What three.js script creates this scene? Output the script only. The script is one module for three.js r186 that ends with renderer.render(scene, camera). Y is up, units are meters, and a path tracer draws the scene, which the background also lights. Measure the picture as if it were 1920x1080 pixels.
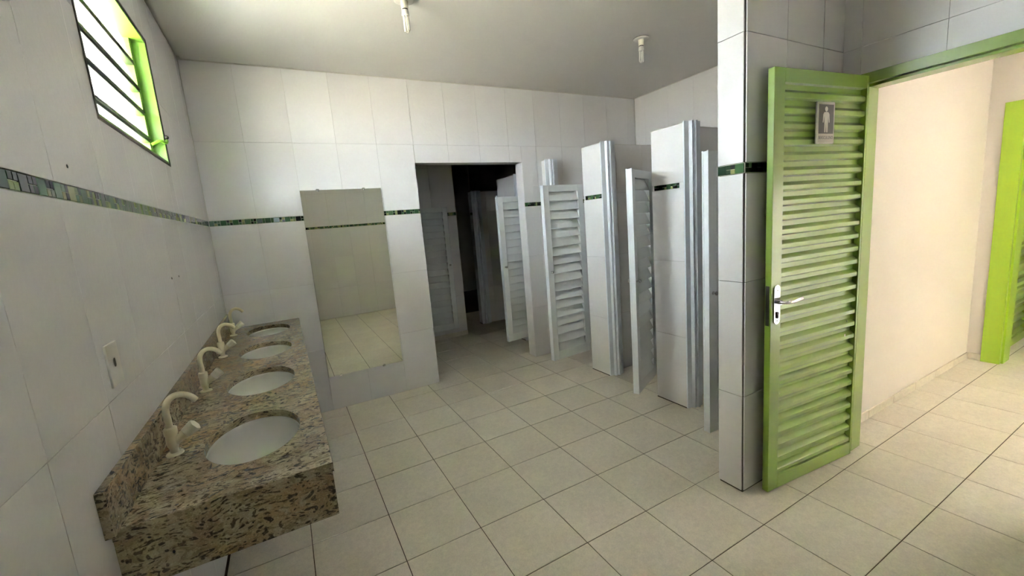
import * as THREE from 'three';
import { mergeGeometries, toCreasedNormals } from 'three/addons/utils/BufferGeometryUtils.js';
import { RoundedBoxGeometry } from 'three/addons/geometries/RoundedBoxGeometry.js';

// ---------------------------------------------------------------- camera, sky, sun, exposure
const U = 0.4;                                        // one floor tile, 0.40 m: plans below are in floor tiles (t), shapes in metres
const scene = new THREE.Scene();
const camera = new THREE.PerspectiveCamera(69.024, 1920 / 1080, 0.05, 200);
camera.rotation.order = 'YXZ';
camera.position.set(-0.780 * U, 4.003 * U, 5.767 * U);
camera.rotation.set(-0.15741, -0.49031, -0.08130);
scene.add(camera);

const SKY = 41;
{
  const w = 64, h = 32, d = new Float32Array(w * h * 4);
  for (let j = 0; j < h; j++) for (let i = 0; i < w; i++) {
    const el = ((j + 0.5) / h - 0.5) * Math.PI, k = (j * w + i) * 4;
    const up = Math.max(0, Math.sin(el)), f = Math.pow(1 - up, 2);
    const c = el >= 0 ? [0.66 + 0.18 * f, 0.79 + 0.12 * f, 1.0] : [0.42, 0.40, 0.38];
    d[k] = c[0] * SKY; d[k + 1] = c[1] * SKY; d[k + 2] = c[2] * SKY; d[k + 3] = 1;
  }
  const t = new THREE.DataTexture(d, w, h, THREE.RGBAFormat, THREE.FloatType);
  t.mapping = THREE.EquirectangularReflectionMapping; t.magFilter = THREE.LinearFilter; t.minFilter = THREE.LinearFilter; t.needsUpdate = true;
  scene.background = t;
}
const sun = new THREE.DirectionalLight('#fff1dd', 125);
sun.position.set(20, 20, -2); sun.castShadow = true; sun.shadow.mapSize.set(2048, 2048);
Object.assign(sun.shadow.camera, { left: -16, right: 16, top: 16, bottom: -16, near: 1, far: 60 });
scene.add(sun, sun.target);
const renderer = new THREE.WebGLRenderer({ antialias: true });
renderer.toneMapping = THREE.LinearToneMapping;
renderer.toneMappingExposure = 4.9;
renderer.shadowMap.enabled = true;

// ---------------------------------------------------------------- helpers
let seed = 20240611;
const rnd = () => { seed |= 0; seed = seed + 0x6D2B79F5 | 0; let t = Math.imul(seed ^ seed >>> 15, 1 | seed); t = t + Math.imul(t ^ t >>> 7, 61 | t) ^ t; return ((t ^ t >>> 14) >>> 0) / 4294967296; };
const rr = (a, b) => a + (b - a) * rnd();
const pick = (a) => a[Math.floor(rnd() * a.length) % a.length];
const taken = {};
function numbered(name) { const n = taken[name] = (taken[name] ?? -1) + 1; return n ? `${name}_${String(n).padStart(3, '0')}` : name; }
function shade(o) { o.castShadow = true; o.receiveShadow = true; return o; }
function tag(o, label, category, group) { o.userData.label = label; o.userData.category = category; if (group) o.userData.group = group; return o; }
function thing(name, label, category, at = [0, 0, 0], turn = 0, group) {
  const o = new THREE.Group(); o.name = numbered(name); o.position.set(at[0] * U, at[1] * U, at[2] * U); o.rotation.y = turn; scene.add(o);
  return tag(o, label, category, group);
}
function struct(name, label, category) { const o = thing(name, label, category); o.userData.kind = 'structure'; return o; }
function part(parent, name, geo, mat, pos, label) {
  const m = shade(new THREE.Mesh(geo, mat)); m.name = name; if (pos) m.position.set(...pos); parent.add(m);
  if (label) m.userData.label = label;
  return m;
}
function boxUV(g) {                                   // uv in metres, by the way each face points
  g = g.index ? g.toNonIndexed() : g; g.computeVertexNormals();
  const p = g.attributes.position, uv = new Float32Array(p.count * 2), a = new THREE.Vector3(), b = new THREE.Vector3(), c = new THREE.Vector3();
  for (let i = 0; i < p.count; i += 3) {
    a.fromBufferAttribute(p, i); b.fromBufferAttribute(p, i + 1); c.fromBufferAttribute(p, i + 2); b.sub(a); c.sub(a); b.cross(c);
    const x = Math.abs(b.x), y = Math.abs(b.y), z = Math.abs(b.z);
    for (let k = i; k < i + 3; k++) {
      const u = x > y && x > z ? [p.getZ(k), p.getY(k)] : y > z ? [p.getX(k), p.getZ(k)] : [p.getX(k), p.getY(k)];
      uv[2 * k] = u[0]; uv[2 * k + 1] = u[1];
    }
  }
  g.setAttribute('uv', new THREE.BufferAttribute(uv, 2));
  return g;
}
// a box given by its bounds in metres, edges eased by r
function bxm(x0, x1, y0, y1, z0, z1, r = 0) {
  const w = x1 - x0, h = y1 - y0, d = z1 - z0;
  const g = r > 0 ? new RoundedBoxGeometry(w, h, d, 2, Math.min(r, w / 2.01, h / 2.01, d / 2.01)) : new THREE.BoxGeometry(w, h, d);
  g.translate((x0 + x1) / 2, (y0 + y1) / 2, (z0 + z1) / 2);
  if (r > 0) { const n = g.attributes.normal.clone(), q = g.index ? null : boxUV(g); if (q) { q.setAttribute('normal', n); return q; } return g; }
  return boxUV(g);
}
const bxt = (x0, x1, y0, y1, z0, z1, r = 0) => bxm(x0 * U, x1 * U, y0 * U, y1 * U, z0 * U, z1 * U, r);   // the same, bounds in floor tiles
function merge(list) { return mergeGeometries(list.map((g) => { g = g.index ? g.toNonIndexed() : g; for (const k of Object.keys(g.attributes)) if (!['position', 'normal', 'uv'].includes(k)) g.deleteAttribute(k); return g; })); }
function extrudeY(pts, y0, y1) {                      // a plan outline [x, z] in metres raised from y0 to y1
  const s = new THREE.Shape(pts.map(([x, z]) => new THREE.Vector2(x, -z)));
  const g = new THREE.ExtrudeGeometry(s, { depth: y1 - y0, bevelEnabled: false }); g.rotateX(-Math.PI / 2); g.translate(0, y0, 0);
  return boxUV(g);
}
function extrudeX(pts, x0, x1) {                      // a section [z, y] in metres drawn from x0 to x1
  const s = new THREE.Shape(pts.map(([z, y]) => new THREE.Vector2(-z, y)));
  const g = new THREE.ExtrudeGeometry(s, { depth: x1 - x0, bevelEnabled: false }); g.rotateY(Math.PI / 2); g.translate(x0, 0, 0);
  return boxUV(g);
}
function tube(points, r, seg = 24, rad = 12) { return new THREE.TubeGeometry(new THREE.CatmullRomCurve3(points.map((p) => new THREE.Vector3(...p))), seg, r, rad, false); }
function lathe(pts, n = 32) { return new THREE.LatheGeometry(pts.map(([r, y]) => new THREE.Vector2(r, y)), n); }

// ---------------------------------------------------------------- periodic noise and textures
function lattice(n, s) { let q = s; const a = new Float32Array(n * n); for (let i = 0; i < n * n; i++) { q = (Math.imul(q, 1664525) + 1013904223) | 0; a[i] = (q >>> 8) / 16777216; } return a; }
function noise(n, s) {
  const a = lattice(n, s);
  return (u, v) => {
    u = (u - Math.floor(u)) * n; v = (v - Math.floor(v)) * n;
    const i = Math.floor(u), j = Math.floor(v), f = u - i, g = v - j, F = f * f * (3 - 2 * f), G = g * g * (3 - 2 * g);
    const at = (x, y) => a[(y % n) * n + (x % n)];
    return (at(i, j) * (1 - F) + at(i + 1, j) * F) * (1 - G) + (at(i, j + 1) * (1 - F) + at(i + 1, j + 1) * F) * G;
  };
}
function texture(size, metres, fn, srgb) {
  const d = new Uint8Array(size * size * 4);
  for (let j = 0; j < size; j++) for (let i = 0; i < size; i++) {
    const c = fn(i / size, j / size), k = (j * size + i) * 4;
    d[k] = Math.max(0, Math.min(255, c[0])); d[k + 1] = Math.max(0, Math.min(255, c[1])); d[k + 2] = Math.max(0, Math.min(255, c[2])); d[k + 3] = 255;
  }
  const t = new THREE.DataTexture(d, size, size, THREE.RGBAFormat);
  t.wrapS = t.wrapT = THREE.RepeatWrapping; t.magFilter = THREE.LinearFilter; t.minFilter = THREE.LinearMipmapLinearFilter; t.generateMipmaps = true;
  t.repeat.set(1 / metres, 1 / metres); if (srgb) t.colorSpace = THREE.SRGBColorSpace; t.needsUpdate = true;
  return t;
}
const mix = (a, b, f) => [a[0] + (b[0] - a[0]) * f, a[1] + (b[1] - a[1]) * f, a[2] + (b[2] - a[2]) * f];
const sm = (a, b, x) => { x = Math.max(0, Math.min(1, (x - a) / (b - a))); return x * x * (3 - 2 * x); };

function noise2(nu, nv, s) {                           // the same with its own number of cells each way
  let q = s; const a = new Float32Array(nu * nv); for (let i = 0; i < nu * nv; i++) { q = (Math.imul(q, 1664525) + 1013904223) | 0; a[i] = (q >>> 8) / 16777216; }
  return (u, v) => {
    u = (u - Math.floor(u)) * nu; v = (v - Math.floor(v)) * nv;
    const i = Math.floor(u), j = Math.floor(v), f = u - i, g = v - j, F = f * f * (3 - 2 * f), G = g * g * (3 - 2 * g);
    const at = (x, y) => a[(y % nv) * nu + (x % nu)];
    return (at(i, j) * (1 - F) + at(i + 1, j) * F) * (1 - G) + (at(i, j + 1) * (1 - F) + at(i + 1, j + 1) * F) * G;
  };
}
const graniteMap = (() => {
  const n1 = noise2(5, 8, 11), n2 = noise2(14, 26, 23), n3 = noise2(46, 100, 37), n4 = noise2(100, 190, 51), n5 = noise2(330, 330, 67), n6 = noise2(24, 44, 91), n7 = noise2(95, 185, 5), n8 = noise2(40, 84, 77);
  const spots = []; let q = 7; const R = () => { q = (Math.imul(q, 1664525) + 1013904223) | 0; return (q >>> 8) / 16777216; };
  for (let i = 0; i < 64; i++) spots.push([R(), R(), 0.0014 + 0.0044 * R() * R(), 0.75 + 0.5 * R(), R() * 3]);
  return texture(1024, 0.95, (u, v) => {
    const uu = u + (n6(u, v) - 0.5) * 0.03, vv = v + (n2(u, v) - 0.5) * 0.03;
    let c = mix([156, 149, 130], [166, 147, 122], sm(0.3, 0.7, n1(uu, vv)));
    c = mix(c, [172, 166, 148], 0.75 * sm(0.45, 0.75, n6(uu, vv) * 0.5 + n3(uu, vv) * 0.5));
    c = mix(c, [136, 112, 90], 0.5 * sm(0.5, 0.8, n2(vv, uu)));
    c = mix(c, [118, 106, 86], 0.6 * sm(0.5, 0.7, n8(uu, vv) * 0.5 + n4(uu, vv) * 0.5));
    c = mix(c, [70, 62, 50], 0.85 * sm(0.625, 0.695, n7(uu, vv) * 0.55 + n4(uu + 0.37, vv) * 0.3 + n6(uu, vv) * 0.15));
    c = mix(c, [48, 44, 38], 0.85 * sm(0.70, 0.75, n3(uu + 0.21, vv + 0.4) * 0.6 + n4(uu, vv + 0.2) * 0.4));
    c = mix(c, [200, 196, 182], 0.4 * sm(0.66, 0.9, n5(u, v)));
    c = mix(c, [90, 82, 68], 0.3 * sm(0.66, 0.9, n5(v, u)));
    for (const [x, y, r, e, a] of spots) {
      let dx = u - x, dy = v - y; dx -= Math.round(dx); dy -= Math.round(dy);
      if (Math.abs(dx) > 0.02 || Math.abs(dy) > 0.02) continue;
      const ca = Math.cos(a), sa = Math.sin(a), X = (dx * ca + dy * sa) * e, Y = (dy * ca - dx * sa) / e;
      const d = Math.hypot(X, Y) * (0.75 + 0.5 * n4(u, v));
      c = mix(c, [24, 22, 25], 1 - sm(r * 0.75, r * 1.1, d));
    }
    return c;
  }, true);
})();
const wallBump = (() => { const a = noise(6, 3), b = noise(40, 9), c = noise(120, 19); return texture(256, 0.6, (u, v) => { const k = 255 * (0.55 * a(u, v) + 0.3 * b(u, v) + 0.15 * c(u, v)); return [k, k, k]; }); })();
const floorMap = (() => { const a = noise(7, 71), b = noise(60, 13), c = noise(250, 29); return texture(512, 1.1, (u, v) => { const k = 0.965 + 0.03 * (a(u, v) - 0.5) + 0.035 * (b(u, v) - 0.5) + 0.06 * (c(u, v) - 0.5); return [255 * k, 255 * k * (0.998 + 0.006 * a(v, u)), 255 * k * 0.995]; }, true); })();
const plasterBump = (() => { const a = noise(12, 33), b = noise(90, 49); return texture(256, 0.7, (u, v) => { const k = 255 * (0.5 * a(u, v) + 0.5 * b(u, v)); return [k, k, k]; }); })();
const paneBump = (() => { const a = noise(20, 43), b = noise(60, 57); return texture(256, 0.25, (u, v) => { const k = 255 * (0.6 * a(u, v) + 0.4 * b(u, v)); return [k, k, k]; }); })();

// ---------------------------------------------------------------- materials
const std = (color, roughness, more = {}) => new THREE.MeshStandardMaterial({ color, roughness, metalness: 0, ...more });
const phys = (color, roughness, more = {}) => new THREE.MeshPhysicalMaterial({ color, roughness, metalness: 0, ...more });
const M = {
  wallTile: ['#efecea', '#edeae8', '#f0eeec'].map((c) => std(c, 0.2, { bumpMap: wallBump, bumpScale: 0.0006 })),
  floorTile: ['#efe7d8', '#ece4d5', '#f0e9db', '#eee6d6'].map((c) => std(c, 0.42, { map: floorMap, bumpMap: wallBump, bumpScale: 0.0004 })),
  floorGrout: std('#4b3a2a', 0.95), wallGrout: std('#d6d2c8', 0.9), darkGrout: std('#4a433b', 0.95), stripGrout: std('#c9cdb0', 0.8),
  mosaic: ['#2c4630', '#3e5f3c', '#4c6b48', '#12160f', '#1d2a1e', '#9a9f68', '#7c8456', '#5a7150'].map((c) => phys(c, 0.1, { specularIntensity: 0.42 })),
  ceiling: std('#e2dfd8', 0.9, { bumpMap: plasterBump, bumpScale: 0.0006 }),
  plaster: std('#d8d4ca', 0.9), cream: std('#efe9e1', 0.75, { bumpMap: plasterBump, bumpScale: 0.0005 }), concrete: std('#b9b4a6', 0.95),
  granite: std('#fff6e6', 0.22, { map: graniteMap }),
  ceramic: phys('#e9e7df', 0.06, { clearcoat: 0.5, clearcoatRoughness: 0.04 }),
  plastic: std('#d9cfae', 0.38), plasticPale: std('#e4dec8', 0.4), whitePlastic: std('#e6e3da', 0.4),
  mirror: new THREE.MeshStandardMaterial({ color: '#f3f4ea', roughness: 0.005, metalness: 1 }), mirrorEdge: std('#3a3a30', 0.5),
  chrome: new THREE.MeshStandardMaterial({ color: '#d6d6d4', roughness: 0.12, metalness: 1 }), steelDark: new THREE.MeshStandardMaterial({ color: '#3c3a36', roughness: 0.4, metalness: 0.9 }),
  green: phys('#84a037', 0.34, { clearcoat: 0.8, clearcoatRoughness: 0.2 }), lime: std('#a6c63c', 0.4), frameGreen: std('#6d9a2e', 0.4), shade_rim: std('#4a453a', 0.6),
  panel: phys('#fffaf4', 1, { transmission: 0.55, thickness: 0 }), plateGrey: std('#dedad2', 0.35),
  aluminium: std('#e9edf1', 0.3), stall: std('#eceeec', 0.38), stallEdge: std('#eef2f5', 0.28),
  black: std('#100f0e', 0.6), rubber: std('#2b241e', 0.8),
  glass: phys('#f6f7f6', 0.25, { transmission: 1, thickness: 0, ior: 1.45, bumpMap: paneBump, bumpScale: 0.002 }),
  bulb: phys('#f2f0e6', 0.18, {}), ground: std('#c2b8a4', 0.95), whitewash: std('#e9e6df', 0.9), render: std('#e8d9b8', 0.9), grille: std('#d9d6dc', 0.6),
};

// ---------------------------------------------------------------- tiles
const tileCache = new Map();
function tileGeo(w, h, t, b, variant = 0) {           // a glazed tile: chamfered face towards +z, back at z = 0, metres, centred
  const key = [w.toFixed(4), h.toFixed(4), t, b, variant].join();
  if (tileCache.has(key)) return tileCache.get(key);
  const x = w / 2, y = h / 2, i = x - b, j = y - b, zc = t - b * 0.6, P = [], V = (...q) => P.push(...q);
  const quad = (a, c, d, e) => V(...a, ...c, ...d, ...a, ...d, ...e);
  const F = [[-i, -j, t], [i, -j, t], [i, j, t], [-i, j, t]], C = [[-x, -y, zc], [x, -y, zc], [x, y, zc], [-x, y, zc]], B = [[-x, -y, 0], [x, -y, 0], [x, y, 0], [-x, y, 0]];
  quad(F[0], F[1], F[2], F[3]);
  for (let k = 0; k < 4; k++) { const n = (k + 1) % 4; quad(C[k], C[n], F[n], F[k]); quad(B[k], B[n], C[n], C[k]); }
  quad(B[3], B[2], B[1], B[0]);
  const g = new THREE.BufferGeometry(); g.setAttribute('position', new THREE.Float32BufferAttribute(P, 3)); g.computeVertexNormals();
  const uv = []; for (let k = 0; k < P.length; k += 3) uv.push(P[k] + variant * 0.37, P[k + 1] + variant * 0.53);
  g.setAttribute('uv', new THREE.Float32BufferAttribute(uv, 2));
  tileCache.set(key, g); return g;
}
function cut(rects, holes) {                          // rects minus holes, [u0, u1, v0, v1]
  for (const [a, b, c, d] of holes) rects = rects.flatMap(([p, q, r, s]) => {
    if (b <= p + 1e-6 || a >= q - 1e-6 || d <= r + 1e-6 || c >= s - 1e-6) return [[p, q, r, s]];
    const o = [], A = Math.max(a, p), B = Math.min(b, q);
    if (a > p) o.push([p, a, r, s]); if (b < q) o.push([b, q, r, s]);
    if (c > r) o.push([A, B, r, c]); if (d < s) o.push([A, B, d, s]);
    return o;
  });
  return rects.filter(([p, q, r, s]) => q - p > 0.02 && s - r > 0.02);
}
// how a wall face maps (u, v) in floor tiles to the world; n is the way it faces
const FACE = {
  '+z': (c) => ({ at: (u, v) => [u * U, v * U, c * U], ry: 0 }), '+x': (c) => ({ at: (u, v) => [c * U, v * U, u * U], ry: Math.PI / 2 }),
  '-x': (c) => ({ at: (u, v) => [c * U, v * U, u * U], ry: -Math.PI / 2 }), '-z': (c) => ({ at: (u, v) => [u * U, v * U, c * U], ry: Math.PI }),
};
const ROWS = [0.012, 1.48, 2.985, 4.375], ROWS_UP = [4.485, 6.0, 7.47], TW = 0.867, WT = 0.007;
function layTiles(parent, face, c, u0, u1, uline, rows, holes = [], gap = 0.0011, tw = TW) {   // c: the plane of the tile backs
  const f = FACE[face](c), off = parent.position;
  const us = [u0]; if (uline < 90) for (let k = Math.ceil((u0 - uline) / tw - 1e-6); uline + k * tw < u1 - 0.03; k++) if (uline + k * tw > u0 + 0.03) us.push(uline + k * tw); us.push(u1);
  for (let j = 0; j + 1 < rows.length; j++) for (let i = 0; i + 1 < us.length; i++) for (const [a, b, p, q] of cut([[us[i], us[i + 1], rows[j], rows[j + 1]]], holes)) {
    const v = Math.floor(rnd() * 3), m = part(parent, 'wall_tile', tileGeo((b - a) * U - gap, (q - p) * U - gap, WT, 0.0008, v), pick(M.wallTile));
    const at = f.at((a + b) / 2, (p + q) / 2); m.position.set(at[0] - off.x, at[1] - off.y, at[2] - off.z); m.rotation.y = f.ry;
    m.rotateX(rr(-0.0012, 0.0012)); m.rotateY(rr(-0.0012, 0.0012));
  }
}
function layMosaic(parent, face, c, u0, u1, v0, v1, seq) {
  const f = FACE[face](c), off = parent.position, cell = (v1 - v0) / 2, g = 0.0016;
  const put = (a, b, p, q, m) => {
    if (a < u0 - 1e-6 || b > u1 + 1e-6) { a = Math.max(a, u0); b = Math.min(b, u1); if (b - a < 0.012) return; }
    const w = Math.round(((b - a) * U - g) * 2000) / 2000, e = part(parent, 'mosaic_tile', tileGeo(w, (q - p) * U - g, 0.0072, 0.0012), m), at = f.at((a + b) / 2, (p + q) / 2);
    e.position.set(at[0] - off.x, at[1] - off.y, at[2] - off.z); e.rotation.y = f.ry; e.rotateX(rr(-0.018, 0.018)); e.rotateY(rr(-0.018, 0.018));
  };
  const dark = [0, 1, 3, 4], any = [0, 1, 2, 3, 4, 5, 5, 6, 6, 7, 5], vm = (v0 + v1) / 2;
  if (seq) {                                          // given piece by piece: one colour for a large square, four for a block of small ones (bottom, top, bottom, top)
    let u = u0;
    for (const q of seq) {
      if (q.length === 1) put(u, u + 2 * cell, v0, v1, M.mosaic[q[0]]);
      else for (let k = 0; k < 4; k++) put(u + (k >> 1) * cell, u + (k >> 1) * cell + cell, k % 2 ? vm : v0, k % 2 ? v1 : vm, M.mosaic[q[k]]);
      u += 2 * cell;
    }
    return;
  }
  for (let u = u0 - rnd() * cell, k = 0; u < u1; k++) {
    const kind = k % 2 ? (rnd() < 0.88 ? 'quad' : 'tall') : (rnd() < 0.9 ? 'big' : 'tall');
    if (kind === 'big') { put(u, u + 2 * cell, v0, v1, M.mosaic[pick([0, 0, 1, 1, 3, 2, 5, 7])]); u += 2 * cell; }
    else if (kind === 'tall') { put(u, u + cell, v0, v1, M.mosaic[pick(any)]); u += cell; }
    else { for (let s = 0; s < 2; s++) { put(u, u + cell, v0, vm, M.mosaic[pick(any)]); put(u, u + cell, vm, v1, M.mosaic[pick(s ? any : dark)]); u += cell; } }
  }
}

// ================================================================ LARGE STRUCTURE
const L = -1.98, B = -4.46, R = 9.57, H = 7.485, H2 = H + 0.06, Z2 = 7.4, E0 = 2.127, E1 = 2.5, P0 = 6.6, P1 = 6.87, CX = 12.79, CZ = 8.0;
const BK = WT / U;                                    // tile thickness in floor tiles

// --- floor: a grout bed and every tile
{
  const f = struct('floor', 'cream ceramic tile floor with dark brown joints running through all the rooms', 'floor');
  part(f, 'grout_bed', bxt(-2.4, 17.2, -0.4, -0.006, -18.3, 10.6), M.floorGrout);
  const gap = 0.0042, seen = [], rest = [], cam = new THREE.Vector3(-0.78, 4.003, 5.767);
  const dir = new THREE.Vector3(-Math.sin(-0.49), 0, -Math.cos(-0.49)).normalize();
  const inside = (x, z) => (x > L - 0.1 && x < R && z > -12 && z < E1) || (x > L - 0.1 && x < CX + 3.5 && z >= E0 && z < CZ);
  for (let i = -3; i < 17; i++) for (let j = -13; j < 11; j++) {
    let x0 = Math.max(i, L + 0.02), x1 = i + 1, z0 = j, z1 = j + 1;
    if (x1 <= x0 || !inside((x0 + x1) / 2, j + 0.5)) continue;
    const c = new THREE.Vector3((x0 + x1) / 2 - cam.x, 0, j + 0.5 - cam.z), ang = c.clone().normalize().dot(dir);
    const dz = j < -4 ? rr(-0.012, 0.012) : 0;
    const big = ang > 0.5 && c.length() < 17.5 && z1 > -9 && x0 < 13.5;
    (big ? seen : rest).push([x0, x1, z0 + dz, z1 + dz, c.length()]);
  }
  seen.sort((a, b) => a[4] - b[4]); rest.push(...seen.splice(296));
  for (const [x0, x1, z0, z1] of seen) {
    const m = part(f, 'floor_tile', tileGeo((x1 - x0) * U - gap, (z1 - z0) * U - gap, 0.006, 0.0012, Math.floor(rnd() * 4)), pick(M.floorTile), [(x0 + x1) / 2 * U, -0.006, (z0 + z1) / 2 * U]);
    m.rotation.x = -Math.PI / 2; m.rotateX(rr(-0.0008, 0.0008)); m.rotateY(rr(-0.0008, 0.0008));
  }
  const far = merge(rest.map(([x0, x1, z0, z1]) => { const g = tileGeo((x1 - x0) * U - gap, (z1 - z0) * U - gap, 0.006, 0.0012, 1).clone(); g.rotateX(-Math.PI / 2); g.translate((x0 + x1) / 2 * U, -0.006, (z0 + z1) / 2 * U); return g; }));
  const m = part(f, 'floor_tiling', far, M.floorTile[1]); m.userData.kind = 'stuff';
}
// --- ceiling
{
  const c = struct('ceiling', 'plain off-white plastered ceiling over the washroom', 'ceiling');
  const KX0 = 8.9, KX1 = 10.9, KZ0 = 5.3, KZ1 = 5.9;            // unseen translucent roof panel, placed to light the corridor floor
  part(c, 'plaster_slab', merge(cut([[-2.4, 17.4, B - 0.3, 9.6]], [[KX0, KX1, KZ0, KZ1]]).map(([a, b, p, q]) => bxt(a, b, H2, H + 0.4, p, q))), M.ceiling);
  part(c, 'ceiling_board', merge([bxt(L + 0.055, R - 0.014, H, H + 0.05, B + 0.014, E0 - 0.012), bxt(L + 0.055, 4.333, H, H + 0.05, E0 - 0.012, E1 + 0.012), bxt(L + 0.055, P0 - 0.014, H, H + 0.05, E1 + 0.012, Z2 - 0.014)]), M.ceiling);
  part(c, 'bare_slab', bxt(-2.4, 17.4, H2, H + 0.4, -18.4, B - 0.3), M.ceiling);
  part(c, 'unseen_roof_panel', bxt(KX0, KX1, H + 0.18, H + 0.2, KZ0, KZ1), M.panel, null, 'unseen translucent roof panel, placed to light the corridor');
  part(c, 'unseen_eave', bxt(-4.8, -2.36, 7.0, 7.2, -18.4, 9.6), M.whitewash); part(c, 'unseen_eave', bxt(-4.8, 6.6, 7.0, 7.2, 7.78, 10.0), M.whitewash);  // eaves out of view, placed to block high sky light at the windows
}
// --- left wall with the window and the mosaic strip
const WZ0 = -1.77, WZ1 = 0.86, WY0 = 5.15, WY1 = 6.76;          // window in the left wall
{
  const w = struct('wall_left', 'white tiled wall with a green mosaic strip above the granite counter', 'wall');
  const x0 = L - 0.375, x1 = L - BK, hs = [[WZ0, WZ1]];
  const blocks = cut([[-18.4, 10.6, -0.1, H2]], hs.map(([a, b]) => [a, b, WY0, WY1]));
  part(w, 'masonry', merge(blocks.map(([a, b, c, d]) => bxt(x0, x1, c, d, a, b))), M.wallGrout);
  const holes = hs.map(([a, b]) => [a, b, WY0, WY1]);
  layTiles(w, '+x', x1, B + 0.01, Z2 - 0.01, 2.0, ROWS, holes); layTiles(w, '+x', x1, B + 0.01, Z2 - 0.01, 2.0, ROWS_UP, holes);
  part(w, 'strip_bed', bxt(x1, x1 + BK * 0.55, 4.376, 4.484, B + 0.01, Z2 - 0.01), M.stripGrout);
  layMosaic(w, '+x', x1, B + 0.01, 5.6, 4.378, 4.482);
  for (const [z, y] of [[-0.53, 3.66], [-0.92, 3.655], [1.74, 4.615]]) part(w, 'drill_hole', new THREE.CylinderGeometry(0.005, 0.005, 0.0012, 12).rotateZ(Math.PI / 2), M.black, [(L + 0.0008) * U, y * U, z * U]);
}
// --- back wall with the opening to the second room
const OX0 = 2.31, OX1 = 5.30, OY = 5.575, BB = B - 0.375;
{
  const w = struct('wall_back', 'white tiled back wall with a green mosaic strip and an opening to the dark room', 'wall');
  const z1 = B - BK, hole = [[OX0 - 0.0, OX1 + 0.0, -1, OY]];
  const blocks = cut([[-2.35, R + 0.4, -0.1, H2]], [[OX0 - BK, OX1 + BK, -1, OY + BK]]);
  part(w, 'masonry', merge(blocks.map(([a, b, c, d]) => bxt(a, b, c, d, BB + BK, z1))), M.wallGrout);
  layTiles(w, '+z', z1, L + 0.005, R - 0.005, 0.587, ROWS, hole); layTiles(w, '+z', z1, L + 0.005, R - 0.005, 0.587, ROWS_UP, hole);
  part(w, 'strip_bed', merge([bxt(L + 0.005, OX0, 4.376, 4.484, z1, z1 + BK * 0.55), bxt(OX1, R, 4.376, 4.484, z1, z1 + BK * 0.55)]), M.stripGrout);
  layMosaic(w, '+z', z1, L + 0.005, OX0 - 0.005, 4.378, 4.482); layMosaic(w, '+z', z1, OX1 + 0.005, 7.5, 4.378, 4.482);
  // the reveals of the opening
  layTiles(w, '-x', OX1 + BK, BB + 0.004, B - 0.03, 99, [0.012, 1.48, 2.985, 4.375, 5.56]);
  layTiles(w, '+x', OX0 - BK, BB + 0.004, B - 0.03, 99, [0.012, 1.48, 2.985, 4.375, 5.56]);
  part(w, 'lintel_soffit', bxt(OX0, OX1, OY, OY + BK, BB + BK, z1), M.plaster);
}
// --- right wall behind the stalls
{
  const w = struct('wall_right', 'white tiled wall behind the toilet stalls', 'wall');
  part(w, 'masonry', bxt(R + BK, R + 0.4, -0.1, H2, -18.4, E0 + 0.1), M.wallGrout);
  layTiles(w, '-x', R + BK, B + 0.01, E0 - 0.01, 0.3, ROWS); layTiles(w, '-x', R + BK, B + 0.01, E0 - 0.01, 0.3, ROWS_UP);
}
// --- entrance wall: the tiled pier by the green door, the corridor wall beyond
{
  const w = struct('wall_entrance', 'white tiled wall end beside the open green door', 'wall');
  const x0 = 4.345 + BK, z1 = E1 - BK;
  part(w, 'masonry', bxt(x0, CX + 0.42, 0, H2, E0 + BK, z1), M.darkGrout);
  const G = 0.0028;
  layTiles(w, '-x', x0, E0 + 0.004, E1 - 0.022, 99, [0.03, 1.42, 2.985, 4.36], [], G); layTiles(w, '-x', x0, E0 + 0.004, E1 - 0.022, 99, [4.49, 5.99, 7.47], [], G);
  layTiles(w, '+z', z1, 4.345 + BK + 0.008, P0 + 0.05, 5.21, [0.03, 1.42, 2.985, 4.36], [], G); layTiles(w, '+z', z1, 4.345 + BK + 0.008, P0 + 0.05, 5.21, [4.49, 5.99, 7.47], [], G);
  layTiles(w, '-z', E0 + BK, 4.345 + BK + 0.004, R - 0.01, 5.21, ROWS, [], G); layTiles(w, '-z', E0 + BK, 4.345 + BK + 0.004, R - 0.01, 5.21, ROWS_UP, [], G);
  part(w, 'strip_bed', merge([bxt(x0 - BK * 0.55, x0, 4.362, 4.488, E0, E1 - 0.01), bxt(4.36, P0, 4.362, 4.488, z1, z1 + BK * 0.55)]), M.stripGrout);
  layMosaic(w, '-x', x0, E0 + 0.004, E1 - 0.006, 4.366, 4.484, [[0], [0, 0, 5, 3], [1], [1]]); layMosaic(w, '+z', z1, 4.345 + BK + 0.006, P0 - 0.01, 4.366, 4.484, [[4, 4, 3, 7], [3], [4, 0, 3, 4], [0], [5, 1, 0, 7], [1], [3, 0, 5, 4], [0], [7, 5, 0, 3], [3], [1, 6, 0, 4], [1], [0, 5, 3, 4], [0], [6, 3, 1, 0], [1], [4, 0, 5, 0]]);
}
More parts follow.
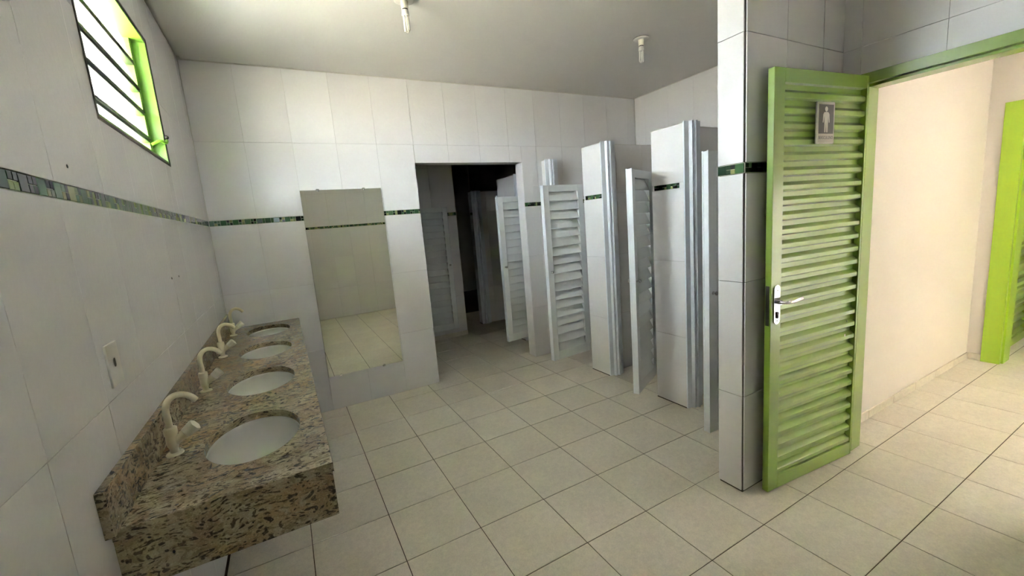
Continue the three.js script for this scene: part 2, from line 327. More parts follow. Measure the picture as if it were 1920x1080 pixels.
{
  const w = struct('wall_corridor', 'smooth cream painted corridor wall seen through the doorway', 'wall');
  part(w, 'plaster', bxt(P1, CX, 0, H2, E1 - BK, E1), M.cream);
  const b = struct('baseboard_corridor', 'low cream tile skirting along the corridor wall', 'baseboard');
  const js = [P1 + 0.02, 7.97, 8.97, 9.955, 10.95, 11.94, CX - 0.004];
  for (let k = 0; k + 1 < js.length; k++) part(b, 'skirting_tile', bxt(js[k] + 0.006, js[k + 1] - 0.006, 0.004, 0.16 + rr(-0.006, 0.006), E1, E1 + 0.024, 0.0015), pick(M.floorTile));
  part(b, 'skirting_tile', bxt(CX - 0.024, CX, 0.004, 0.16, E1 + 0.03, 2.735, 0.0015), M.floorTile[0]);
}
// --- partition with the doorway, above and beside the green door
const DZ0 = 2.5, DZ1 = 4.95, DY = 5.6;
{
  const w = struct('wall_partition', 'white tiled wall above the green door frame', 'wall');
  const blocks = cut([[E1, CZ + 0.3, -0.1, H2]], [[DZ0 - 0.1, DZ1, -1, DY]]);
  part(w, 'masonry', merge(blocks.map(([a, b, c, d]) => bxt(P0 + BK, P1, c, d, a, b))), M.wallGrout);
  layTiles(w, '-x', P0 + BK, E1 + 0.005, Z2 - 0.01, 2.72, ROWS, [[DZ0 - 0.1, DZ1, -1, DY]]); layTiles(w, '-x', P0 + BK, E1 + 0.005, Z2 - 0.01, 2.72, [4.375, 5.98, 7.47], [[DZ0 - 0.1, DZ1, -1, DY]]);
}
// --- rear wall behind the camera, which the mirror shows, with an unseen window and an added one
const RX0 = -1.35, RX1 = -0.1, QX0 = 4.25, QX1 = 5.3;
{
  const w = struct('wall_rear', 'white tiled rear wall with a mosaic strip, reflected in the mirror', 'wall');
  const z1 = Z2 + BK, hole = [[RX0, RX1, WY0, WY1], [QX0, QX1, WY0, WY1]];
  part(w, 'masonry', merge(cut([[-2.35, P0 + 0.1, -0.1, H2]], hole).map(([a, b, c, d]) => bxt(a, b, c, d, z1, Z2 + 0.375))), M.wallGrout);
  layTiles(w, '-z', z1, L + 0.01, P0 - 0.01, 0.5, ROWS, hole); layTiles(w, '-z', z1, L + 0.01, P0 - 0.01, 0.5, ROWS_UP, hole);
  part(w, 'strip_bed', bxt(L + 0.01, P0 - 0.01, 4.376, 4.484, z1 - BK * 0.55, z1), M.stripGrout);
  layMosaic(w, '-z', z1, L + 0.01, P0 - 0.02, 4.378, 4.482);
}
// --- the second, unlit room
{
  const w = struct('wall_second_room', 'grey tiled wall inside the dark room beyond the opening', 'wall');
  part(w, 'masonry', bxt(-2.3, 4.80, 0, H2, -8.82, -8.45 - BK), M.wallGrout);
  layTiles(w, '+z', -8.45 - BK, 1.6, 4.80, 4.80 - 0.867 * 4, ROWS); layTiles(w, '+z', -8.45 - BK, 1.6, 4.80, 4.80 - 0.867 * 4, ROWS_UP);
  part(w, 'strip_bed', bxt(2.0, 4.80, 4.376, 4.484, -8.45 - BK, -8.45 - BK * 0.45), M.stripGrout);
  layMosaic(w, '+z', -8.45 - BK, 3.2, 4.795, 4.378, 4.482);
  for (let k = 0; k < 4; k++) part(w, 'skirting_tile', bxt(1.01 + k * 0.95, 1.95 + k * 0.95, 0.002, 0.16, -8.45, -8.42, 0.0015), M.floorTile[k]);
  const e = struct('wall_far', 'unlit end wall of the dark room', 'wall');
  part(e, 'plaster', bxt(-2.3, R + 0.1, 0, H2, -18.4, -18.02), M.plaster);  // lost in the dark, set deep to keep the room black
}
// --- the corridor: end wall with the second green door, its unseen far wall with the way out, placed to light the green door
{
  const w = struct('wall_corridor_end', 'cream painted corridor end wall beside the second green door', 'wall');
  part(w, 'plaster', merge(cut([[E1, CZ + 0.3, 0, H2]], [[2.735, 4.9, -1, DY]]).map(([a, b, c, d]) => bxt(CX, CX + 0.42, c, d, a, b))), M.cream);
  const q = struct('unseen_exit_wall', 'unseen cream painted wall with the way out that lights the corridor', 'wall');
  part(q, 'plaster', merge(cut([[P1, CX + 0.42, 0, H2]], [[10.25, 11.3, -1, 4.5]]).map(([a, b, c, d]) => bxt(a, b, c, d, CZ, CZ + 0.4))), M.cream);
  const n = struct('wall_next_room', 'plain walls of the room behind the second green door', 'wall');
  part(n, 'plaster', merge([bxt(CX + 0.42, 17.3, 0, H2, 1.2, 1.6), bxt(16.9, 17.3, 0, H2, 1.6, 7.2), bxt(CX + 0.42, 17.3, 0, H2, 7.2, 7.6)]), M.whitewash);
}
// --- added covered passage, dims and warms the light at the corridor's way out
{
  const w = struct('added_passage_wall', 'added cream rendered wall that dims and warms light reaching the corridor', 'wall');
  part(w, 'render', merge([bxt(7.4, 15.6, -0.4, H2, 11.2, 11.6), bxt(15.6, 16.0, -0.4, H2, 7.6, 11.6)]), M.render);
  part(w, 'added_passage_roof', bxt(P1, 16.4, H2, H + 0.4, 9.6, 11.9), M.whitewash);
  part(w, 'added_passage_paving', bxt(P1, 16.4, -0.4, -0.02, 8.42, 11.2), M.concrete);
}
// --- outside: an unseen pale yard, placed to bounce light up through the windows
{
  const g = struct('ground', 'unseen pale yard outside the building, bouncing light up through the windows', 'ground');
  part(g, 'yard', bxm(-30, 30, -0.3, -0.17, -30, 30), M.ground);
}

// ================================================================ WINDOWS
function makeWindow(name, label, along, c, u0, u1, sign) {       // along 'z': in the left wall, inner face at x = c; 'x': in the rear wall, inner face at z = c
  const w = struct(name, label, 'window'), len = (u1 - u0) * U, hgt = (WY1 - WY0) * U;
  // local: x along the opening, y up from the sill, z out of the room (negative: outward)
  const g = new THREE.Group(); void g;
  w.position.set(along === 'z' ? c * U : u0 * U, WY0 * U, along === 'z' ? u1 * U : c * U); w.rotation.y = along === 'z' ? Math.PI / 2 : Math.PI;
  if (along === 'x') w.position.x = u1 * U;
  const D = 0.10, t = 0.016;
  part(w, 'sill_liner', bxm(0, len, 0, t, -D, 0.0), M.frameGreen); part(w, 'head_liner', bxm(0, len, hgt - t, hgt, -D, 0.0), M.frameGreen);
  for (const x of [0, len - t]) part(w, 'side_liner', bxm(x, x + t, t, hgt - t, -D, 0.0), M.frameGreen);
  for (const [a, b, c, d] of [[-0.006, len + 0.006, -0.006, 0.004], [-0.006, len + 0.006, hgt - 0.004, hgt + 0.006], [-0.006, 0.004, 0.004, hgt - 0.004], [len - 0.004, len + 0.006, 0.004, hgt - 0.004]]) part(w, 'shade_rim', bxm(a, b, c, d, 0.0002, 0.004), M.shade_rim, null, 'thin edge with backlit shade put into its dark colour');  // dark colour stands in for backlit shade on the frame edges
  part(w, 'side_casing', bxm(len - t - 0.05, len - t, t, hgt - t, -D, -0.055), M.frameGreen); part(w, 'side_casing', bxm(t, t + 0.022, t, hgt - t, -D, -0.055), M.frameGreen);
  const ys = [t, 0.118, 0.255, 0.372, 0.505, hgt - t], x0 = t + 0.022, x1 = len - t - 0.05;
  for (let k = 0; k < 5; k++) {
    const y0 = ys[k], y1 = ys[k + 1], h = y1 - y0;
    if (k) part(w, 'glazing_bar', bxm(x0, x1, y0 - 0.012, y0 + 0.012, -0.088, -0.052, 0.003), M.steelDark);
    const tilt = k < 4 ? 0.3 : 0.05;
    const p = part(w, 'pane', bxm(x0 + 0.004, x1 - 0.004, -h / 2 + 0.006, h / 2 - 0.006, -0.0015, 0.0015), M.glass, [0, (y0 + y1) / 2, -0.072]); p.rotation.x = -tilt;
    const r = part(w, 'pane_rail', bxm(x0, x1, -h / 2 - 0.002, -h / 2 + 0.012, -0.006, 0.006), M.steelDark, [0, (y0 + y1) / 2, -0.072]); r.rotation.x = -tilt;
  }
  part(w, 'lever', tube([[len - 0.06, 0.10, -0.05], [len - 0.055, 0.12, -0.012], [len - 0.03, 0.115, 0.008], [len - 0.012, 0.13, 0.012]], 0.008, 20, 8), M.frameGreen);
  const kb = part(w, 'lever_knob', new THREE.SphereGeometry(0.011, 16, 12), M.steelDark, [len - 0.012, 0.147, 0.012]); void kb;
  for (let k = 0; k < 9; k++) part(w, 'grille_bar', bxm((k + 0.5) * len / 9 - 0.022, (k + 0.5) * len / 9 + 0.022, 0.0, hgt, -0.148, -0.142), M.grille);
  for (const y of [0.14, 0.42]) part(w, 'grille_rail', bxm(0, len, y, y + 0.02, -0.142, -0.138), M.grille);
  return w;
}
makeWindow('window_1', 'small high window with tilting patterned panes in a lime green frame', 'z', L, WZ0, WZ1);
makeWindow('window_2', 'unseen high lime green window in the rear wall, lighting the back wall', 'x', Z2, RX0, RX1);  // out of view, placed for the glints and light on the back wall
makeWindow('window_3', 'added high lime green window in the rear wall, fill light for the stalls', 'x', Z2, QX0, QX1);  // added out of view as fill for the stalls and door wall

// ================================================================ STALLS
function jamb(x0, z, s, deep, y1) {                   // the white aluminium section on the end of a stall pier; s: which way it faces along z
  const q = [[0, 0], [0, 0.012], [0.04, 0.02], [0.05, 0.042], [0.064, 0.042], [0.066, 0.026], [0.078, 0.026], [0.08, 0.052], [0.098, 0.052], [0.1, 0.034], [0.148, 0.034], [0.148, 0]];
  const pts = q.map(([x, d]) => [x0 * U + x, z * U + s * d * deep]);
  return extrudeY(s > 0 ? pts : pts.reverse(), 0.004, y1 * U);
}
function pier(label, x, z0, z1, y1, wall, opts = {}) {           // front tiled face at x, from z0 to z1; wall: [z0, z1, x1] of the partition behind
  const t = thing('stall_partition', label, 'partition', [x, 0, (z0 + z1) / 2], 0, 'tiled toilet stall partitions');
  const o = t.position, sh = (g) => { g.translate(-o.x, -o.y, -o.z); return g; }, xc = x + BK;
  part(t, 'pier_core', sh(bxt(xc, x + 0.37, 0.0, y1 - 0.012, z0, z1)), M.wallGrout);
  if (wall) {
    part(t, 'partition_wall', sh(bxt(x + 0.37, wall[2], 0.0, y1 - 0.012, wall[0], wall[1])), M.wallGrout);
    layTiles(t, '+z', wall[1], x + 0.4, wall[2] - 0.01, x + 0.62, [0.02, 1.48, 2.985, 4.48, y1 - 0.012]);
    part(t, 'capping', sh(bxt(x + 0.37, wall[2], y1 - 0.012, y1, wall[0] - 0.0, wall[1] + BK)), M.plaster);
  }
  part(t, 'pier_cap', sh(bxt(x, x + 0.37, y1 - 0.012, y1, z0, z1)), M.plaster);
  layTiles(t, '-x', xc, z0, z1, 99, [0.02, 1.47, 2.98, 4.362]); layTiles(t, '-x', xc, z0, z1, 99, [4.470, y1 - 0.012]);
  part(t, 'strip_bed', sh(bxt(x + BK * 0.45, xc, 4.364, 4.468, z0 + 0.02, z1 - 0.01)), M.wallTile[0]);
  layMosaic(t, '-x', xc, z0 + 0.055, z1 - 0.02, 4.366, 4.466, opts.strip);
  part(t, 'base_joint', sh(bxt(x - 0.002, xc, 0, 0.02, z0, z1)), M.darkGrout);
  if (opts.near !== false) part(t, 'jamb_section', sh(jamb(x, z1, 1, 1, y1 + 0.02)), M.aluminium, null, 'white aluminium door jamb');
  if (opts.far !== false) part(t, 'jamb_section', sh(jamb(x + 0.2, z0, -1, opts.farDeep || 1, y1 + 0.005)), M.aluminium, null, 'white aluminium door jamb');
  return t;
}
pier('tiled stall pier and partition between the middle and far toilet stalls', 5.915, -2.63, -1.96, 5.62, [-2.46, -2.13 - BK, R - 0.01], { farDeep: 1.75, strip: [[3], [5, 1, 5, 3], [2], [3, 0, 5, 4], [1], [0, 1, 3, 0]] });
pier('tiled stall pier and partition nearest the entrance wall, with a wide mosaic band', 5.89, -0.418, 0.334, 5.52, [-0.25, 0.10, R - 0.01], { farDeep: 1.75, strip: [[3, 7, 3, 4], [0], [0, 4, 5, 3], [1], [5, 0, 3, 1], [3, 0, 0, 4]] });
pier('short stall pier with a white jamb fixed against the back wall', 5.93, -4.45, -4.30, 5.6, null, { far: false });
pier('short stall pier hidden behind the entrance wall end', 5.9, 1.98, 2.11, 5.52, null, { near: false, farDeep: 2.1 });
pier('wide tiled partition standing in the dark room behind the opening', 5.95, -7.35, -6.15, 5.45, [-6.9, -6.55, R - 0.01]);
pier('short pier on the dark side of the back wall', 5.95, -5.02, -4.845, 5.45, null, { near: false, farDeep: 1.6 });
pier('dim deepest partition in the dark room', 5.87, -9.72, -9.45, 5.25, [-9.8, -9.47, R - 0.01]);

function stallDoor(label, start, end, y0, y1, knob, group) {     // start, end [x, z] in floor tiles, the louvred face towards local +z; knob: at which end
  const dx = end[0] - start[0], dz = end[1] - start[1], w = Math.hypot(dx, dz) * U, h = (y1 - y0) * U, th = 0.04;
  const t = thing('stall_door_leaf', label, 'door', [start[0], y0, start[1]], Math.atan2(-dz, dx), group); t.userData.kind = 'thing';
  const sw = 0.066, tr = 0.062, br = 0.088;
  const stile = (x) => merge([bxm(x, x + sw, 0, h, -th / 2, th / 2, 0.002)]);
  const edge = (x) => merge([bxm(x - 0.004, x, 0, h + 0.003, -th / 2 - 0.003, -th / 2 + 0.007), bxm(x - 0.004, x, 0, h + 0.003, th / 2 - 0.007, th / 2 + 0.003), bxm(x - 0.002, x, 0, h, -th / 2, th / 2)]);
  const s0 = part(t, 'stile', stile(0), M.stall), s1 = part(t, 'stile', stile(w - sw), M.stall);
  part(knob === 'start' ? s0 : s1, 'edge_channel', knob === 'start' ? edge(0) : edge(w + 0.004), M.stallEdge, null, 'bright aluminium edge channel');
  part(t, 'rail', bxm(sw, w - sw, h - tr, h, -th / 2, th / 2, 0.002), M.stall); part(t, 'rail', bxm(sw, w - sw, 0, br, -th / 2, th / 2, 0.002), M.stall);
  const n = 18, p = (h - tr - br) / n, sg = bxm(sw, w - sw, -p * 0.56, p * 0.56, -0.002, 0.002, 0.001);
  for (let k = 0; k < n; k++) { const s = part(t, 'louver', sg, M.stall, [0, br + (k + 0.5) * p, 0.001]); s.rotation.x = -0.41; }
  const kx = knob === 'start' ? 0.034 : w - 0.034, ky = (2.685 - y0) * U;
  const kg = new THREE.LatheGeometry([[0, 0.034], [0.008, 0.033], [0.0125, 0.027], [0.0125, 0.022], [0.008, 0.016], [0.006, 0.006], [0.011, 0.003], [0.011, 0]].map(([r, y]) => new THREE.Vector2(r, y)).reverse(), 20);
  const k1 = part(t, 'knob', kg, M.chrome, [kx, ky, th / 2]); k1.rotation.x = Math.PI / 2;
  const k2 = part(t, 'knob', kg, M.chrome, [kx, ky, -th / 2]); k2.rotation.x = -Math.PI / 2;
  const hx = knob === 'start' ? w + 0.004 : -0.004;
  for (const y of [0.2, h / 2, h - 0.2]) part(t, 'hinge', new THREE.CylinderGeometry(0.007, 0.007, 0.07, 12), M.aluminium, [hx, y, 0]);
  return t;
}
const GD = 'white louvred stall doors';
stallDoor('white louvred stall door standing open farthest back, beside the room opening', [4.84, -2.85], [6.10, -2.95], 0.42, 4.785, 'start', GD);
stallDoor('white louvred stall door standing open between the two tiled piers', [4.965, -0.10], [6.03, -0.63], 0.42, 4.775, 'start', GD);
stallDoor('white louvred stall door half hidden behind the tiled wall end', [4.76, 1.64], [6.06, 1.72], 0.42, 4.775, 'start', GD);
stallDoor('white louvred door inside the opening, partly cut off by its edge', [4.80, -5.19], [6.10, -5.30], 0.42, 4.72, 'start', GD);
stallDoor('dim grey louvred door in the dark room against the tiled wall', [3.02, -8.12], [4.30, -8.04], 0.41, 4.66, 'end', GD);
stallDoor('nearly black louvred door at the back of the dark room', [6.86, -9.2], [8.1, -9.2], 0.35, 5.04, 'start', GD);
thing('stall_post', 'tiled post that the dim louvred door hangs on', 'post', [2.90, 0, -8.24]).add(shade(Object.assign(new THREE.Mesh(bxm(-0.03, 0.03, 0, 2.2, -0.09, 0.05, 0.003), M.plaster), { name: 'post_body' })));

// ================================================================ GREEN DOORS
function doorFrame(name, label, x0, x1, z0, y, zl, col) {          // a steel frame round a doorway in a wall between x0 and x1; z0 hinge side, zl latch side
  const f = struct(name, label, 'door frame');
  const prof = (za, zb, s) => extrudeY([[x0 * U, za * U], [x0 * U, zb * U], [(x0 + 0.1) * U, zb * U], [(x0 + 0.1) * U, (zb + 0.035 * s) * U], [x1 * U, (zb + 0.035 * s) * U], [x1 * U, za * U]], 0, y * U);
  part(f, 'jamb', prof(z0, z0 + 0.29, 1), col); part(f, 'jamb', prof(zl, zl - 0.12, -1), col);
  const hd = merge([bxt(x0, x0 + 0.1, y - 0.135, y, z0 + 0.29, zl - 0.12, 0.002), bxt(x0 + 0.1, x1, y - 0.17, y, z0 + 0.325, zl - 0.155, 0.002)]);
  part(f, 'header', hd, col);
  return f;
}
doorFrame('trim_1', 'green painted steel frame around the washroom doorway', 6.5, 6.88, 2.505, 5.6, 4.945, M.green);
doorFrame('trim_2', 'bright lime door frame at the end of the corridor', CX - 0.03, CX + 0.5, 2.735, 5.6, 4.9, M.lime);

function greenDoor(name, label, start, end, y0, y1, col, lock, depth) {
  const dx = end[0] - start[0], dz = end[1] - start[1], w = Math.hypot(dx, dz) * U, h = (y1 - y0) * U;
  const t = struct(name, label, 'door'); t.position.set(start[0] * U, y0 * U, start[1] * U); t.rotation.y = Math.atan2(-dz, dx);
  const sl = 0.078, srt = 0.014, tr = 0.066, br = 0.078, d = depth;       // free stile is wide, hinge stile narrow; local z = 0 is the outer face
  const s0 = part(t, 'stile', bxm(0, sl, 0, h, -d, 0, 0.003), col);
  part(t, 'stile', bxm(w - srt, w, 0, h, -d, 0, 0.002), col);
  part(t, 'rail', bxm(sl, w - srt, h - tr, h, -d, 0, 0.003), col); part(t, 'rail', bxm(sl, w - srt, 0, br, -d, 0, 0.003), col);
  const n = 28, p = (h - tr - br) / n, a = -d + 0.004, b = -0.006, tk = 0.0018;
  // one louvre: a lip standing back, a slope out, a proud lip, a slope back in
  const f = [[a, p * 1.0], [a, p * 0.66], [b - 0.004, p * 0.46], [b, p * 0.40], [b, p * 0.13], [b - 0.004, p * 0.07], [a, p * 0.0]];
  const sec = [...f, ...f.slice().reverse().map(([z, y]) => [z - tk, y])];
  const g = extrudeX(sec, sl, w - srt);
  for (let k = 0; k < n; k++) part(t, 'louver', g, col, [0, br + k * p, 0]);
  for (const y of [0.25, h / 2, h - 0.25]) part(t, 'hinge', new THREE.CylinderGeometry(0.008, 0.008, 0.09, 12), col, [w + 0.006, y, -0.012]);
  const chip = (x, y, r, k) => part(t, 'paint_chip', new THREE.CylinderGeometry(r, r * 0.8, 0.0012, 9).scale(1, 1, 1.9).rotateX(Math.PI / 2), k, [x, y, -0.0008]);
  if (lock) {
    chip(1.648 * U, 2.179 * U - y0 * U, 0.0035, M.black); chip(1.612 * U, 1.976 * U - y0 * U, 0.0045, M.plasticPale);
    const ly = 2.665 * U - y0 * U, sh = new THREE.Shape(), pw = 0.021, ph = 0.102;
    sh.absarc(0, ph - pw, pw, 0, Math.PI); sh.absarc(0, -(ph - pw), pw, Math.PI, 2 * Math.PI); sh.closePath();
    const pl = part(t, 'lock_plate', new THREE.ExtrudeGeometry(sh, { depth: 0.004, bevelEnabled: true, bevelSize: 0.0015, bevelThickness: 0.0015, bevelSegments: 2, curveSegments: 16 }), M.chrome, [0.040, ly, 0.001]);
    for (const y of [0.075, -0.085]) part(pl, 'screw', new THREE.CylinderGeometry(0.0035, 0.0035, 0.002, 10).rotateX(Math.PI / 2), M.steelDark, [0.001, y, 0.0062]);
    part(pl, 'key_cylinder', merge([new THREE.CylinderGeometry(0.0085, 0.0085, 0.006, 16).rotateX(Math.PI / 2), bxm(-0.006, 0.006, -0.026, 0, -0.003, 0.003, 0.001)]), M.black, [0, -0.045, 0.008]);
    const hd = part(t, 'lever_handle', merge([new THREE.CylinderGeometry(0.012, 0.012, 0.022, 18).rotateX(Math.PI / 2).translate(0, 0, 0.011), tube([[0, 0, 0.02], [0.004, 0, 0.038], [0.02, 0, 0.045], [0.06, -0.001, 0.046], [0.095, 0.004, 0.046], [0.125, 0.006, 0.044]], 0.0095, 30, 12), new THREE.SphereGeometry(0.0095, 12, 8).translate(0.125, 0.006, 0.044)]), M.chrome, [0.042, ly + 0.016, 0.005]);
    void hd;
    part(s0, 'latch_plate', bxm(-0.0015, 0.0, ly - 0.11, ly + 0.10, -d + 0.006, -0.008), M.steelDark);
  }
  return t;
}
greenDoor('door_1', 'open green louvred steel door with a lever handle beside the tiled wall end', [4.60, 2.695], [6.487, 2.872], 0.02, 5.555, M.green, true, 0.034);
greenDoor('door_2', 'lime green louvred door standing open at the end of the corridor', [13.40, 2.86], [15.4, 2.86], 0.03, 5.5, M.lime, false, 0.034);

// --- the sign on the green door
{
  const dir = new THREE.Vector3(6.487 - 4.60, 0, 2.872 - 2.695).normalize(), turn = Math.atan2(-dir.z, dir.x), nrm = new THREE.Vector3(-dir.z, 0, dir.x);
  const s0 = 0.995 - 0.05, at = [4.60 + dir.x * s0 + nrm.x * 0.012, 4.665, 2.695 + dir.z * s0 + nrm.z * 0.012];
  const t = thing('restroom_sign', 'dark plaque with a white man figure and the word MASCULINO on the green door', 'sign', at, turn);
  const w = 0.145, h = 0.206;
  part(t, 'plaque', new RoundedBoxGeometry(w, h, 0.010, 3, 0.0045).translate(0, h / 2, 0.002), M.whitePlastic);
  const c = document.createElement('canvas'); c.width = 360; c.height = 512; const x = c.getContext('2d');
  x.fillStyle = '#cfc9bd'; x.fillRect(0, 0, 360, 512);
  x.fillStyle = '#5a5250'; x.fillRect(16, 18, 328, 380);
  x.fillStyle = '#e2ddd2';
  x.beginPath(); x.arc(180, 76, 33, 0, Math.PI * 2); x.fill();
  x.beginPath(); x.moveTo(132, 118); x.quadraticCurveTo(180, 108, 228, 118); x.lineTo(250, 146); x.lineTo(258, 252); x.lineTo(238, 256); x.lineTo(222, 168); x.lineTo(218, 382); x.lineTo(188, 382); x.lineTo(180, 250); x.lineTo(172, 382); x.lineTo(142, 382); x.lineTo(138, 168); x.lineTo(122, 256); x.lineTo(102, 252); x.lineTo(110, 146); x.closePath(); x.fill();
  x.fillStyle = '#4e4744'; x.font = 'bold 58px sans-serif'; x.textAlign = 'center'; x.textBaseline = 'middle'; x.fillText('MASCULINO', 180, 450, 326);
  const tx = new THREE.CanvasTexture(c); tx.colorSpace = THREE.SRGBColorSpace;
  part(t, 'printed_panel', new THREE.PlaneGeometry(w - 0.014, h - 0.014).translate(0, h / 2, 0.0078), std('#ffffff', 0.4, { map: tx }));
}

// ================================================================ COUNTER, BASINS, TAPS
const CY = 2.29, CX0 = L + 0.002, CX1 = -0.68, CZ0 = B + 0.01, CZ1 = 2.43;
const basinZ = [1.45, -0.24, -1.93, -3.60], basinX = -1.245, BA = 0.148, BBz = 0.218;
{
  const t = thing('granite_counter', 'long speckled beige granite washbasin counter fixed along the tiled wall', 'counter', [CX0, CY, CZ1]);
  const o = t.position, sh = (g) => { g.translate(-o.x, -o.y, -o.z); return g; };
  const s = new THREE.Shape([[CX0, -CZ1], [CX1, -CZ1], [CX1, -CZ0], [CX0, -CZ0]].map(([x, y]) => new THREE.Vector2(x * U, y * U)));
  for (const z of basinZ) { const p = new THREE.Path(); p.absellipse(basinX * U, -z * U, BA, BBz, 0, Math.PI * 2, true); s.holes.push(p); }
  const top = new THREE.ExtrudeGeometry(s, { depth: 0.027, bevelEnabled: true, bevelSize: 0.0015, bevelThickness: 0.0015, bevelOffset: -0.0015, bevelSegments: 2, curveSegments: 64 });
  top.rotateX(-Math.PI / 2); top.translate(0, CY * U - 0.0285, 0);
  part(t, 'worktop', sh(top), M.granite);
  part(t, 'apron', sh(bxt(CX0, CX1 - 0.01, 1.85, CY - 0.075, CZ1 - 0.055, CZ1 - 0.005, 0.0012)), M.granite, null, 'granite end apron');
  part(t, 'apron', sh(bxt(CX1 - 0.06, CX1 - 0.01, 1.85, CY - 0.075, CZ0, CZ1 - 0.056, 0.0012)), M.granite, null, 'granite front apron');
  part(t, 'backsplash', sh(bxt(CX0, CX0 + 0.05, CY, CY + 0.31, CZ0, CZ1 + 0.09, 0.0015)), M.granite);
}
const ord = ['nearest', 'second nearest', 'third', 'farthest'];
{
  const prof = []; for (let k = 0; k <= 22; k++) { const a = k / 22; prof.push([Math.max(0.02, Math.pow(Math.sin(a * Math.PI / 2), 0.75)), -0.135 * Math.pow(Math.cos(a * Math.PI / 2), 0.9)]); }
  const inner = prof.map(([r, y]) => new THREE.Vector2(r * 1.005, y)), outer = prof.slice().reverse().map(([r, y]) => new THREE.Vector2(r * 1.06, y * 1.05 - 0.004));
  const bowl = new THREE.LatheGeometry([...inner, new THREE.Vector2(1.06, 0), ...outer], 64); bowl.scale(BA, 1, BBz);
  bowl.computeVertexNormals();
  basinZ.forEach((z, i) => {
    const t = thing('wash_basin', `white oval undermount basin in the granite counter, ${ord[i]} of the four`, 'basin', [basinX, CY - 0.076, z], 0, 'oval basins in the granite counter');
    part(t, 'bowl', bowl, M.ceramic);
    part(t, 'drain', lathe([[0, -0.1335], [0.012, -0.1325], [0.016, -0.130], [0.024, -0.1288], [0.025, -0.1325]], 24), M.chrome);
  });
}
function makeTap() {
  const t = thing('tap', `cream plastic gooseneck tap behind the ${ord[0]} oval basin`, 'tap', [-1.825, CY, basinZ[0] - 0.01], 0, 'cream plastic taps along the counter');
  part(t, 'base_flange', lathe([[0, 0.0], [0.0245, 0.0], [0.0255, 0.002], [0.0235, 0.006], [0.0135, 0.008], [0, 0.008]].map((q) => q), 32), M.plastic);
  part(t, 'body', merge([lathe([[0.0125, 0.006], [0.0118, 0.02], [0.0135, 0.026], [0.0165, 0.032], [0.0178, 0.05], [0.017, 0.066], [0.0175, 0.07], [0.0192, 0.072], [0.0192, 0.092], [0.0165, 0.096], [0.0105, 0.097]], 28),
    new THREE.CylinderGeometry(0.0155, 0.0128, 0.034, 24).translate(0, 0.026, 0).rotateZ(-0.95).translate(0.002, 0.038, 0), new THREE.CylinderGeometry(0.0168, 0.0168, 0.010, 24).translate(0, 0.040, 0).rotateZ(-0.95).translate(0.002, 0.038, 0)]), M.plastic);
  part(t, 'spout', merge([tube([[0, 0.09, 0], [0, 0.12, 0], [-0.001, 0.15, 0], [0.004, 0.176, 0], [0.018, 0.195, 0], [0.037, 0.202, 0], [0.058, 0.197, 0], [0.074, 0.185, 0], [0.084, 0.171, 0]], 0.0102, 48, 16), new THREE.SphereGeometry(0.0100, 16, 10).scale(1, 0.3, 1).rotateZ(0.6).translate(0.0842, 0.1708, 0)]), M.plastic);
  // the fluted knob
  const g = new THREE.CylinderGeometry(1, 1, 1, 48, 6), p = g.attributes.position;
  for (let i = 0; i < p.count; i++) { const x = p.getX(i), y = p.getY(i), z = p.getZ(i), a = Math.atan2(z, x), r = Math.hypot(x, z); const k = (0.0178 + 0.0036 * sm(-0.5, 0.5, y)) * (1 + 0.055 * Math.cos(6 * a)) * (y > 0.42 ? 0.9 : 1); p.setXYZ(i, Math.cos(a) * r * k, (y + 0.5) * 0.036, Math.sin(a) * r * k); }
  g.computeVertexNormals(); g.rotateZ(-0.95); g.translate(0.002 + Math.sin(0.95) * 0.047, 0.038 + Math.cos(0.95) * 0.047, 0);
  part(t, 'knob', g, M.plasticPale);
  return t;
}
const tap0 = makeTap();
for (let i = 1; i < 4; i++) {
  const c = tap0.clone(); c.name = numbered('tap'); c.position.set(-1.825 * U, CY * U, (basinZ[i] - 0.01) * U); scene.add(c);
  c.userData = { ...tap0.userData, label: `cream plastic gooseneck tap behind the ${ord[i]} oval basin` };
  c.rotation.y = [0, 0.05, -0.06, 0.04][i];
}

// ================================================================ MIRROR
{
  const x0 = -0.275, x1 = 1.425, y0 = 0.805, y1 = 5.01, t = thing('mirror', 'tall frameless mirror clipped to the tiled back wall beside the counter', 'mirror', [(x0 + x1) / 2, y0, B]);
  const w = (x1 - x0) / 2 * U, h = (y1 - y0) * U;
  part(t, 'backing', bxm(-w - 0.001, w + 0.001, -0.001, h + 0.001, 0.001, 0.006), M.mirrorEdge);
  part(t, 'glass', bxm(-w, w, 0, h, 0.0062, 0.0105), M.mirror);
  const clip = (x, y, s) => part(t, 'clip', merge([bxm(x - 0.014, x + 0.010, y - 0.004, y + 0.008, 0.0, 0.016, 0.002), bxm(x - 0.005, x + 0.012, y - 0.008 * s - 0.006, y - 0.008 * s + 0.006, 0.0106, 0.0155, 0.0015)]), M.chrome);
  clip(-0.20, h + 0.002, 1); clip(0.185, h + 0.002, 1); clip(-0.235, -0.006, -1); clip(0.16, -0.006, -1);
}

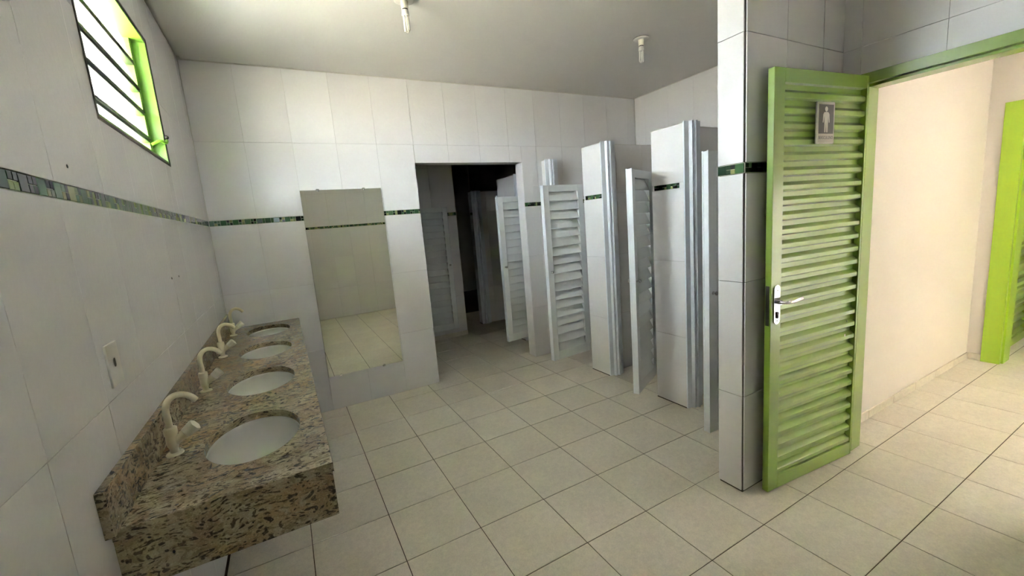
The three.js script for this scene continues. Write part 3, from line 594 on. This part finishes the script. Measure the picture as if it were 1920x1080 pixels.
// ================================================================ SMALL THINGS
{
  const t = thing('outlet_plate', 'white plastic cover plate with one oval hole on the tiled wall above the counter', 'outlet', [L, 3.06, 1.775]);
  part(t, 'plate', bxm(0, 0.006, 0, 0.124, -0.046, 0.046, 0.002), M.plateGrey);
  const s = new THREE.Shape(); s.absarc(0, 0.006, 0.007, 0, Math.PI); s.absarc(0, -0.006, 0.007, Math.PI, 2 * Math.PI); s.closePath();
  part(t, 'cable_hole', new THREE.ExtrudeGeometry(s, { depth: 0.0006, bevelEnabled: false, curveSegments: 12 }).rotateY(Math.PI / 2).translate(0.006, 0.066, 0.0), std('#77726a', 0.8));
}
function makeLamp(label, x, z) {
  const t = thing('ceiling_lamp', label, 'lamp', [x, H, z], 0, 'bare ceiling lamps');
  part(t, 'ceiling_rose', lathe([[0, -0.012], [0.05, -0.0118], [0.062, -0.008], [0.064, 0], [0, 0]], 40), M.whitePlastic);
  part(t, 'socket', lathe([[0, -0.056], [0.0215, -0.056], [0.0225, -0.03], [0.024, -0.010]], 28), M.plasticPale);
  const b = part(t, 'bulb', lathe([[0.016, -0.062], [0.0205, -0.064], [0.023, -0.092], [0.0205, -0.098], [0, -0.098]], 28), M.whitePlastic, null, 'compact fluorescent bulb');
  part(b, 'thread', lathe([[0.0175, -0.053], [0.0175, -0.066]], 20), M.rubber);
  for (let k = 0; k < 3; k++) {                       // three U-shaped glass tubes round the axis
    const r = 0.0085, q = [[-r, -0.096, 0], [-r, -0.125, 0], [-r, -0.172, 0], [-r * 0.7, -0.180, 0], [0, -0.184, 0], [r * 0.7, -0.180, 0], [r, -0.172, 0], [r, -0.125, 0], [r, -0.096, 0]];
    const tb = tube(q, 0.0046, 40, 10); tb.translate(0, 0, 0.0125); tb.rotateY(0.5 + k * Math.PI * 2 / 3); part(b, 'tube', tb, M.bulb);
  }
  return t;
}
makeLamp('bare ceiling lamp with an unlit compact fluorescent bulb near the stalls', 6.274, -0.96);
makeLamp('bare ceiling lamp with an unlit compact fluorescent bulb above the mirror side of the room', 1.40, -1.06);

renderer.render(scene, camera);
